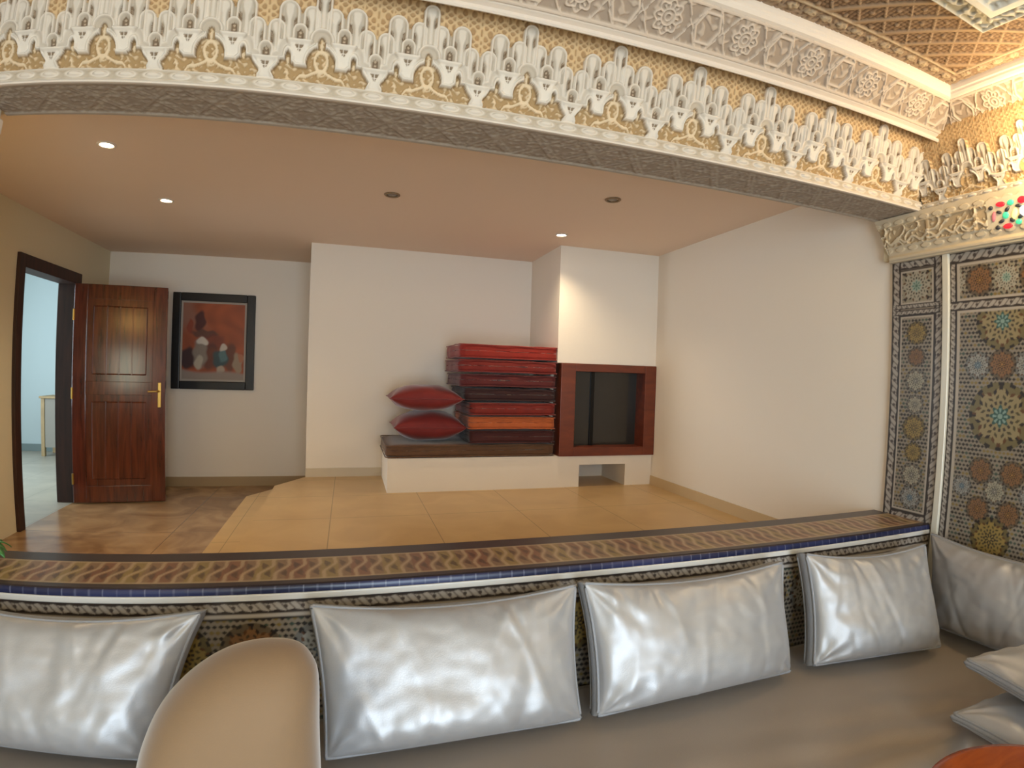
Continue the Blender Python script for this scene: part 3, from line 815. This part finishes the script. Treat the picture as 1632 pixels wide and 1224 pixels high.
def strapwork(u, v, p):
    """u along, v 0..w across; star rosettes joined by zigzag straps -> relief, colour"""
    w = .155
    x = ((u/p+.5) % 1-.5)*p; y = v-w/2
    r = np.hypot(x, y); t = np.arctan2(y, x)
    bk = np.abs(x)
    lines = [np.abs(np.abs(y)-w*.46)-.006]
    star = np.abs(r-(.050+.006*np.cos(8*t)))-.004
    zig = np.abs(np.abs(y)-np.abs(bk-.100)*1.45-.004*np.sign(np.sin(bk*110)))-.0055
    dia = np.abs(np.abs(y)+(bk-.06)*-.9+.02)-.006
    hexa = np.abs(np.maximum(np.abs(bk-p/2)*1.0+np.abs(y)*.45, np.abs(y)*1.05)-.052)-.005
    rose = np.minimum(np.abs(r-.026)-.003, np.abs(r-.012)-.0025)
    pet = np.where((r < .044) & (r > .030), -.002*np.sign(np.cos(14*t)-.2), 1)
    d = np.minimum.reduce([lines[0], star, zig, hexa, rose, pet])
    strap = sst(.0025, -.0015, d)
    a = arabesque(u, v, 75.); lv = sst(.0, .4, a)*.55
    h = np.maximum(strap, lv)
    C = mix(np.broadcast_to(L3('a08d7b'), u.shape+(3,)), L3('cab8a6'), np.clip(h, 0, 1))
    return .008*h, C
def sfrieze(which):
    w = .155
    if which == 'x': u0, u1, ph = -1.3, 2.69, 1.366*0+1.37
    else: u0, u1, ph = .2, 1.69, 1.36
    nu, nv = int((u1-u0)/.0034), 56
    U, V = np.meshgrid(np.linspace(u0, u1, nu), np.linspace(0, w, nv))
    h, C = strapwork(U-ph, V, .338)
    t = V/w
    n1, n2 = .475, .88                     # inward-down normal of the slope (in, down)
    o = 1.692-.14*t-h*n1; z = 1.243+.104*t-h*n2
    if which == 'x': P = np.stack([np.minimum(U, o+DX), o, z], -1)[:, ::-1]; C = C[:, ::-1]
    else: P = np.stack([o+DX, np.minimum(U, o), z], -1)
    return grid_mesh('strap', P, C)
tag(obj('trim_18', sfrieze('x'), M_plaster), 'sloped plaster frieze of star rosettes and straps above the lintel cornice', 'carved frieze', kind='structure')
tag(obj('trim_19', sfrieze('y'), M_plaster), 'sloped plaster frieze of stars above the right wall cornice, warmly lit', 'carved frieze', kind='structure')
# lattice ceiling
def lattice():
    u0, u1, v0, v1, st = .2, 2.54, -.1, 1.535, .0042
    nu, nv = int((u1-u0)/st), int((v1-v0)/st)
    U, V = np.meshgrid(np.linspace(u0, u1, nu), np.linspace(v0, v1, nv))
    dx = 2.535-U; dy = 1.53-V; e = np.minimum(dx, dy)
    P_ = .142
    a = ((U+V)/P_) % 1; b = ((U-V)/P_) % 1
    bar = np.minimum(np.abs(a-.5)*P_, np.abs(b-.5)*P_*1.0)
    thick = np.abs(a-.5)*P_ < .014; thin = (np.abs(b-.5)*P_ < .008) & (np.abs(((U+V)/.03) % 1-.5) < .42)
    kn = np.abs(np.sin(U*150)*np.sin(V*150)) > .35
    cen = np.hypot(((a+.5) % 1-.5)*P_, ((b+.5) % 1-.5)*P_) < .013
    h = .003*kn; h = np.where(cen, .008, h); h = np.where(thin, .007, h); h = np.where(thick, .009, h)
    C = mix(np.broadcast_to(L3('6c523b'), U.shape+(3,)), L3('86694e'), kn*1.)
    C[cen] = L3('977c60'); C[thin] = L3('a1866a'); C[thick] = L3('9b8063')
    bd = e < .10
    scal = np.hypot((((np.where(dx < dy, V, U)/.085) % 1)-.5)/.3, (e-.055)/.016) < 1
    hb = .004*(arabesque(U, V, 120.) > 0)+.007*scal; hb = np.where((e > .085), .010, hb)
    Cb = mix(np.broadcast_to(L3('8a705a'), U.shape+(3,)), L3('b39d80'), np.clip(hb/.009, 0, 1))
    h = np.where(bd, hb, h); C[bd] = Cb[bd]
    return grid_mesh('lattice', np.stack([U, V, 1.400-h], -1)[:, ::-1], C[:, ::-1])
tag(obj('ceiling_lattice', lattice(), M_plaster), 'brown plaster ceiling with a raised diamond lattice', 'ceiling', kind='structure')
struct('ceiling_salon', 'plaster slab above the patterned salon ceiling', 'ceiling', M_salon,
       lambda b: (b.box(-1.3, 2.9, -2.5, 1.93, 1.42, 1.55)))
# inner tier of the ceiling
def tier():
    u0, u1, v0, v1, st = .2, 2.185, -.1, 1.13, .005
    nu, nv = int((u1-u0)/st), int((v1-v0)/st)
    U, V = np.meshgrid(np.linspace(u0, u1, nu), np.linspace(v0, v1, nv))
    e = np.minimum(u1-U, v1-V)
    a = arabesque(U, V, 70.); h = .010*sst(-.05, .3, a)
    h = np.where(e < .014, .012, h); rid = (np.abs(e-.125) < .02); h = np.where(rid, .030, h); h = np.where(e > .145, h*.8+.012, h)
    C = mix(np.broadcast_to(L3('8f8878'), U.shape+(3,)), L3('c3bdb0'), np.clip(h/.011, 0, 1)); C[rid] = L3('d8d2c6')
    z = 1.378-h
    z = np.where(e <= 1e-6, 1.40, z)
    return grid_mesh('tier', np.stack([U, V, z], -1)[:, ::-1], C[:, ::-1])
tag(obj('trim_20', tier(), M_plaster), 'grey carved inner tier of the salon ceiling', 'ceiling panel', kind='structure')

# ---------------------------------------------------------------- rest of the salon (behind the camera)
struct('floor', 'pale marble floor of the salon', 'floor', M_salonfloor, lambda b: b.box(-1.4, 2.9, -2.5, 1.79, -1.6, -1.52))
struct('wall_salon_rear', 'rear wall of the salon with a tall window', 'wall', M_salon,
       lambda b: (b.box(-1.4, -.75, -2.55, -2.4, -1.52, 1.5), b.box(1.45, 2.9, -2.55, -2.4, -1.52, 1.5), b.box(-.75, 1.45, -2.55, -2.4, .85, 1.5)))
def winf(b):
    b.box(-.75, -.68, -2.55, -2.42, -1.52, .85, .004); b.box(1.38, 1.45, -2.55, -2.42, -1.52, .85, .004)
    b.box(-.68, 1.38, -2.55, -2.42, .78, .85, .004); b.box(.32, .38, -2.53, -2.44, -1.52, .78, .004); b.box(-.68, 1.38, -2.53, -2.44, -.3, -.25, .004)
tag(struct('window_1', 'tall wooden window behind the camera', 'window', M_pane, winf), 'tall wooden window in the rear wall of the salon', 'window', kind='structure')

# ---------------------------------------------------------------- sofa
ZS = -1.132
sofa = thing('corner_sofa', 'long taupe corner sofa running under the tiled ledge and along the mosaic wall', 'sofa', (1.0, 1.3, -1.52))
def sbase(b):
    b.box(-1.26, 2.725, 1.0, 1.765, -1.52, -1.27, .01); b.box(1.93, 2.725, -1.2, 1.0, -1.52, -1.27, .01)
part('base', M_sofabase, sofa, sbase)
def mattress():
    st = .02
    xs = np.arange(-1.26, 2.7251, st); ys = np.arange(-1.2, 1.7601, st)
    U, V = np.meshgrid(xs, ys)
    inside = lambda x, y: (y > .93) | (x > 1.88)
    Uc, Vc = (U[:-1, :-1]+U[1:, 1:])/2, (V[:-1, :-1]+V[1:, 1:])/2
    mask = inside(Uc, Vc)
    df = np.where(U > 1.88, np.where(V > .93, np.hypot(np.clip(U-1.88, 0, 9), np.clip(V-.93, 0, 9)), U-1.88), V-.93)
    df = np.clip(df, 0, 1)
    r = .05
    z = ZS-np.where(df < r, r-np.sqrt(np.clip(r*r-(r-df)**2, 0, 1)), 0)
    ph = (V+.30*U)*19+1.3*np.sin(2.3*U+1)+.5*np.sin(7*V)
    fold = .011*np.abs(np.sin(ph))**1.6*sst(1.45, 1.05, V)*sst(.3, .8, U)*sst(2.5, 1.9, U)
    fold += .006*np.sin(15*(U-.9*V)+2*np.sin(4*V))*sst(1.6, 1.2, V)
    fold -= .006
    fold = fold*sst(.0, .09, df)
    z = z+fold-.004
    return grid_mesh('mattress', np.stack([U-1.0, V-1.3, z+1.52], -1), mask=mask)
me = mattress()
bm = bmesh.new(); bm.from_mesh(me)
ed = [e for e in bm.edges if len(e.link_faces) == 1]
ex = bmesh.ops.extrude_edge_only(bm, edges=ed)
for v in [g_ for g_ in ex['geom'] if isinstance(g_, bmesh.types.BMVert)]: v.co.z = -1.27+1.52
bmesh.ops.recalc_face_normals(bm, faces=bm.faces); bm.to_mesh(me); bm.free()
me.polygons.foreach_set('use_smooth', [True]*len(me.polygons))
obj('mattress', me, M_seat, sofa)

# ---------------------------------------------------------------- satin cushions
def satin(label, TL, TR, BR, BL, thick, seed, group, gus=.055, out=None, back=.6, low=0., name='satin_cushion', puck=1., sag=.15, mats=(None, None)):
    """cushion spanned by four corners; front faces `out`"""
    TL, TR, BR, BL = (np.array(p, float) for p in (TL, TR, BR, BL))
    base = (BL+BR)/2
    t = thing(name, label, 'cushion', tuple(base), group)
    n = np.cross(TR-TL, BL-TL); n /= np.linalg.norm(n)
    if np.dot(n, out) < 0: n = -n
    W = (np.linalg.norm(TR-TL)+np.linalg.norm(BR-BL))/2; Hh = (np.linalg.norm(TL-BL)+np.linalg.norm(TR-BR))/2
    nu, nv = 120, 76
    A, B = np.meshgrid(np.linspace(-1, 1, nu), np.linspace(-1, 1, nv))
    pin = .045
    A2 = A*(1-pin*(1-B**2)*np.abs(A)**2*(.4/W*2)); B2 = B*(1-np.where(B > 0, sag, .03)*(1-A**2)*np.abs(B)**2)
    fu, fv = (A2+1)/2, (B2+1)/2
    Q = (BL*(1-fu)[..., None]+BR*fu[..., None])*(1-fv)[..., None]+(TL*(1-fu)[..., None]+TR*fu[..., None])*fv[..., None]
    prof = np.clip((1-np.abs(A)**2.8)*(1-np.abs(B)**3.0), 0, 1)**.55
    prof = prof*(1-low*B)
    r = np.random.default_rng(seed)
    wr = np.zeros_like(A)
    x, y = A*W/2, B*Hh/2
    for ca, cb in ((-1, -1), (1, -1), (-1, 1), (1, 1)):
        dx, dy = x-ca*W/2, y-cb*Hh/2; rr = np.hypot(dx, dy); th = np.arctan2(np.abs(dy), np.abs(dx))
        wr += .0075*np.sin(th*(9+3*r.random())+r.random()*6)*np.exp(-rr/.11)*np.clip(rr/.03, 0, 1)
    for k in range(34):        # puckers running in from the top and bottom seams
        c0, wd, ln, am, sl, sg_ = r.uniform(-.95, .95), r.uniform(.012, .03), r.uniform(.05, .14), r.uniform(.004, .011), r.uniform(-.5, .5), (1 if r.random() < .62 else -1)
        dist = (1-sg_*B)*Hh/2
        wr += puck*am*np.exp(-((x-c0*W/2-sl*dist)/wd)**2)*np.exp(-dist/ln)*np.clip(dist/.015, 0, 1)*r.choice([-1, 1])
    for k in range(5):         # broad soft dents
        c0, c1, s0 = r.uniform(-.8, .8), r.uniform(-.6, .7), r.uniform(.06, .13)
        wr += r.uniform(-.010, .008)*np.exp(-((x-c0*W/2)**2+(y-c1*Hh/2)**2)/s0**2)
    cr = np.array([[mnoise.noise(Vector((px*9+seed, py*13, seed*.7)))+.5*mnoise.noise(Vector((px*21, py*26+seed, 3.1))) for px, py in zip(rx, ry)] for rx, ry in zip(x, y)])
    wr += .0045*puck*cr
    wr = wr*np.clip(prof*2.2, 0, 1)
    F = Q+n*(gus/2+thick*prof+wr)[..., None]
    K = Q-n*(gus/2+thick*back*prof)[..., None]
    me = grid_mesh('cover', F-base); me2 = grid_mesh('b', (K-base)[:, ::-1])
    bm = bmesh.new(); bm.from_mesh(me); bm.from_mesh(me2)
    bm.to_mesh(me); bm.free(); me.polygons.foreach_set('use_smooth', [True]*len(me.polygons))
    obj('cover', me, mats[0] or M_satin, t)
    def ringof(G): return np.concatenate([G[0, :], G[1:, -1], G[-1, -2::-1], G[-2:0:-1, 0]])-base
    rf, rk = ringof(F), ringof(K)
    rq = ringof(Q); cen = rq.mean(0)
    mb = MB()
    rings = []
    for f in (0, .25, .5, .75, 1):
        P = rf*(1-f)+rk*f; o_ = (P-cen); o_ = o_/np.linalg.norm(o_, axis=1)[:, None]
        rings.append([tuple(p) for p in P+o_*.010*math.sin(math.pi*f)])
    rings2 = [list(a) for a in rings]
    mb.loft(rings2, cap=False)
    mb.build('gusset', mats[1] or M_trim, t, True)
    for rr in (rf, rk):
        mb = MB(); mb.tube([tuple(p) for p in rr[::2]], .0055, 6, closed=True); mb.build('piping', mats[1] or M_trim, t, True)
    return t
GC = 'silver satin cushions along the low tiled wall'
yt, yb = 1.672, 1.56
satin('silver satin cushion at the left end, behind the plain beige cushion', (-1.22, yt, -.705), (-.405, yt, -.712), (-.53, yb-.02, -1.10), (-1.16, yb-.02, -1.10), .085, 3, GC, out=(0, -1, 0), low=.38)
satin('silver satin cushion directly right of the plain beige cushion', (-.10, yt, -.708), (.745, yt, -.712), (.725, yb-.02, -1.108), (-.06, yb-.04, -1.108), .10, 5, GC, out=(0, -1, 0), low=.42)
satin('silver satin cushion with a bright left side, left of the narrowest one', (.775, yt, -.706), (1.63, yt, -.712), (1.61, yb, -1.108), (.785, yb-.02, -1.108), .095, 8, GC, out=(0, -1, 0), low=.42)
satin('narrowest silver satin cushion, under the ledge at the sofa corner', (1.765, yt+.01, -.695), (2.43, yt-.06, -.708), (2.37, yb-.13, -1.108), (1.735, yb, -1.108), .085, 12, GC, out=(-.1, -1, 0), low=.38)
satin('dull silver cushion leaning on the mosaic wall', (2.66, 1.70, -.705), (2.66, .90, -.705), (2.56, .93, -1.10), (2.56, 1.60, -1.10), .09, 15, None, gus=.03, out=(-1, 0, 0))
# flat pair lying on the right-hand seat
def flat(label, tip, e1, e2, L1, L2, z, thick, seed):
    t = np.array((tip[0], tip[1], 0)); e1 = np.array((*e1, 0)); e2 = np.array((*e2, 0))
    up = np.array((0, 0, z))
    return satin(label, t+up, t+e1*L1+up, t+e1*L1+e2*L2+up, t+e2*L2+up, thick, seed, 'flat silver cushions stacked on the right-hand seat', gus=.022, out=(0, 0, 1), back=.9, name='flat_cushion', puck=.6, sag=.03)
flat('lower flat silver cushion lying on the seat before the mosaic wall', (1.82, .98), (.99, -.12), (-.12, -.99), .50, .46, -1.058, .055, 21)
flat('upper flat silver cushion lying on another flat one', (1.95, 1.045), (.97, -.25), (-.25, -.97), .46, .46, -.922, .055, 22)

# plain beige cushion in the foreground
def beige():
    out = [(-.065, -1.13), (-.062, -.95), (-.06, -.80), (-.058, -.68), (-.072, -.63), (-.105, -.597), (-.17, -.588), (-.24, -.600), (-.30, -.63), (-.36, -.68), (-.41, -.745), (-.455, -.84), (-.49, -.95), (-.52, -1.08), (-.49, -1.13), (-.3, -1.13)]
    pts = []
    n = len(out)
    for i in range(n):       # Catmull-Rom smoothing
        p0, p1, p2, p3 = (np.array(out[(i+k-1) % n]) for k in range(4))
        for s in np.linspace(0, 1, 5, endpoint=False):
            pts.append(.5*((2*p1)+(-p0+p2)*s+(2*p0-5*p1+4*p2-p3)*s*s+(-p0+3*p1-3*p2+p3)*s**3))
    pts = np.array(pts); c = np.array((-.27, -.88))
    rings = []
    yc, hd = 1.20, .13
    for k in range(25):
        a = -math.pi/2+math.pi*k/24
        f = max(.02, abs(math.cos(a))**.55); y = yc+hd*math.sin(a)
        rings.append([(c[0]+(p[0]-c[0])*f, y, c[1]+(p[1]-c[1])*f if p[1] > -1.125 else -1.13+(1-f)*.05) for p in pts])
    return rings
bc = thing('plain_cushion', 'large plain beige cushion with a rounded shoulder standing in front of the silver ones', 'cushion', (-.28, 1.20, -1.10))
part('cover', M_velvet, bc, lambda b: b.loft(beige()), True)

# ---------------------------------------------------------------- table and plant
tb = thing('round_table', 'orange brown polished round table in front of the sofa corner', 'table', (1.50, .50, -1.52))
part('top', M_orange, tb, lambda b: b.lathe([(.01, -1.022), (.25, -1.022), (.29, -1.018), (.30, -1.006), (.296, -.994), (.27, -.988), (.01, -.986)], (1.50, .50, 0), 64), True)
part('apron', M_orange, tb, lambda b: b.lathe([(.20, -1.08), (.21, -1.08), (.21, -1.022), (.20, -1.022)], (1.50, .50, 0), 48), True)
for k in range(4):
    a = math.pi/4+k*math.pi/2
    part('leg', M_orange, tb, lambda b: b.tube([(1.50+.17*math.cos(a), .50+.17*math.sin(a), -1.024), (1.50+.185*math.cos(a), .50+.185*math.sin(a), -1.25), (1.50+.22*math.cos(a), .50+.22*math.sin(a), -1.52)], [.022, .02, .016], 12), True)
pl = thing('potted_plant', 'green leafy plant at the left end of the tiled ledge', 'plant', (-1.21, 1.96, -.68))
part('pot', M_terra, pl, lambda b: b.lathe([(.028, -.679), (.034, -.66), (.042, -.62), (.045, -.615), (.04, -.615), (.036, -.63), (.005, -.63)], (-1.215, 1.96, 0), 24), True)
for k in range(9):
    a = k*2*math.pi/9+.2; ln = .07+.02*(k % 3)
    def lf(b):
        rings = []
        for i in range(8):
            s = i/7; w = .020*math.sin(math.pi*min(1, s*.95+.05))**.8+.001
            c = Vector((-1.215+ln*s*math.cos(a), 1.96+ln*s*math.sin(a), -.628+.075*s-.085*s*s)); sd = Vector((-math.sin(a), math.cos(a), 0))
            rings.append([c-sd*w, c+Vector((0, 0, -.004)), c+sd*w, c+Vector((0, 0, .001))])
        b.loft(rings)
    part('leaf', M_leaf, pl, lf, True)

# ---------------------------------------------------------------- lights
def area(name, loc, rot, sx, sy, e, c):
    l = bpy.data.lights.new(name, 'AREA'); l.shape = 'RECTANGLE'; l.size, l.size_y = sx, sy; l.energy = e; l.color = c
    o = bpy.data.objects.new(name, l); COL.objects.link(o); o.location = loc; o.rotation_euler = rot; ROOTS.append(o); return o
def point(name, loc, e, c, r=.05):
    l = bpy.data.lights.new(name, 'POINT'); l.energy = e; l.color = c; l.shadow_soft_size = r
    o = bpy.data.objects.new(name, l); COL.objects.link(o); o.location = loc; ROOTS.append(o); return o
area('window_daylight', (.35, -2.45, -.33), (math.radians(90), 0, 0), 2.1, 2.3, 64, (.77, .92, 1))
area('corridor_daylight', (-5.5, 5.9, .2), (math.radians(90), 0, math.radians(-90)), 1.6, 1.6, 52, (.80, .93, 1))
point('wall_lamp_glow', (2.50, 1.10, 1.03), 7.5, (1, .74, .38), .10)
for i, (x, y) in enumerate([(2.55, -1.2), (.7, -2.2), (-1.05, -.6)]):
    point('warm_fill', (x, y, .98), 5.5, (1, .78, .50), .05)  # warm fill points added behind the camera, no fittings built
struct('added_window', 'unseen window frame added left of the opening for the reflection on the door', 'window', M_pane,  # unseen window added to give the open door something to reflect
       lambda b: (b.box(-2.42, -2.38, 2.10, 2.125, -.40, .22, .003), b.box(-2.02, -1.98, 2.10, 2.125, -.40, .22, .003), b.box(-2.38, -2.02, 2.10, 2.125, .18, .22, .003), b.box(-2.38, -2.02, 2.10, 2.125, -.40, -.36, .003), b.box(-2.21, -2.19, 2.10, 2.12, -.36, .18, .003)))
area('cool_reflection_fill', (-2.2, 2.105, -.09), (math.radians(-90), 0, 0), .36, .54, 3.2, (.72, .9, 1))  # added cool light, mirrored in the door leaf
area('warm_reflection_fill', (-2.15, 2.16, .58), (math.radians(-90), 0, 0), .34, .10, 1.3, (1, .68, .3))  # added warm light for the upper door panel's reflection, no lamp here
w = bpy.data.worlds.new('daylight'); SC.world = w; w.use_nodes = True
w.node_tree.nodes['Background'].inputs['Color'].default_value = (.6, .75, 1, 1); w.node_tree.nodes['Background'].inputs['Strength'].default_value = .6

# ---------------------------------------------------------------- camera: wide phone lens with barrel distortion
cam = bpy.data.cameras.new('camera'); cam.type = 'PANO'
cam.sensor_width = 36; cam.sensor_fit = 'HORIZONTAL'
cam.panorama_type = 'FISHEYE_LENS_POLYNOMIAL'
K = (0.949399, -0.017457, -0.250851, 0.13902)
u = 18.0     # half sensor width in mm
cam.fisheye_polynomial_k0 = 0
cam.fisheye_polynomial_k1 = -K[0]/u; cam.fisheye_polynomial_k2 = -K[1]/u**2; cam.fisheye_polynomial_k3 = -K[2]/u**3; cam.fisheye_polynomial_k4 = -K[3]/u**4
cam.fisheye_fov = math.radians(170)
cam.clip_start = .01
co = bpy.data.objects.new('camera', cam); COL.objects.link(co); ROOTS.append(co)
R = Matrix(((0.956606, 0.290422, -0.023668), (-0.289814, 0.956728, 0.026062), (0.030212, -0.018071, 0.99938)))       # columns: camera right, forward, up
co.matrix_world = Matrix((( R[0][0], R[0][2], -R[0][1], 0), (R[1][0], R[1][2], -R[1][1], 0), (R[2][0], R[2][2], -R[2][1], 0), (0, 0, 0, 1)))
SC.camera = co

for o in ROOTS: o.location.z += LIFT
SC.view_settings.view_transform = 'Standard'; SC.view_settings.look = 'None'
SC.view_settings.exposure = 1.25; SC.view_settings.gamma = 1; SC.view_settings.use_curve_mapping = False
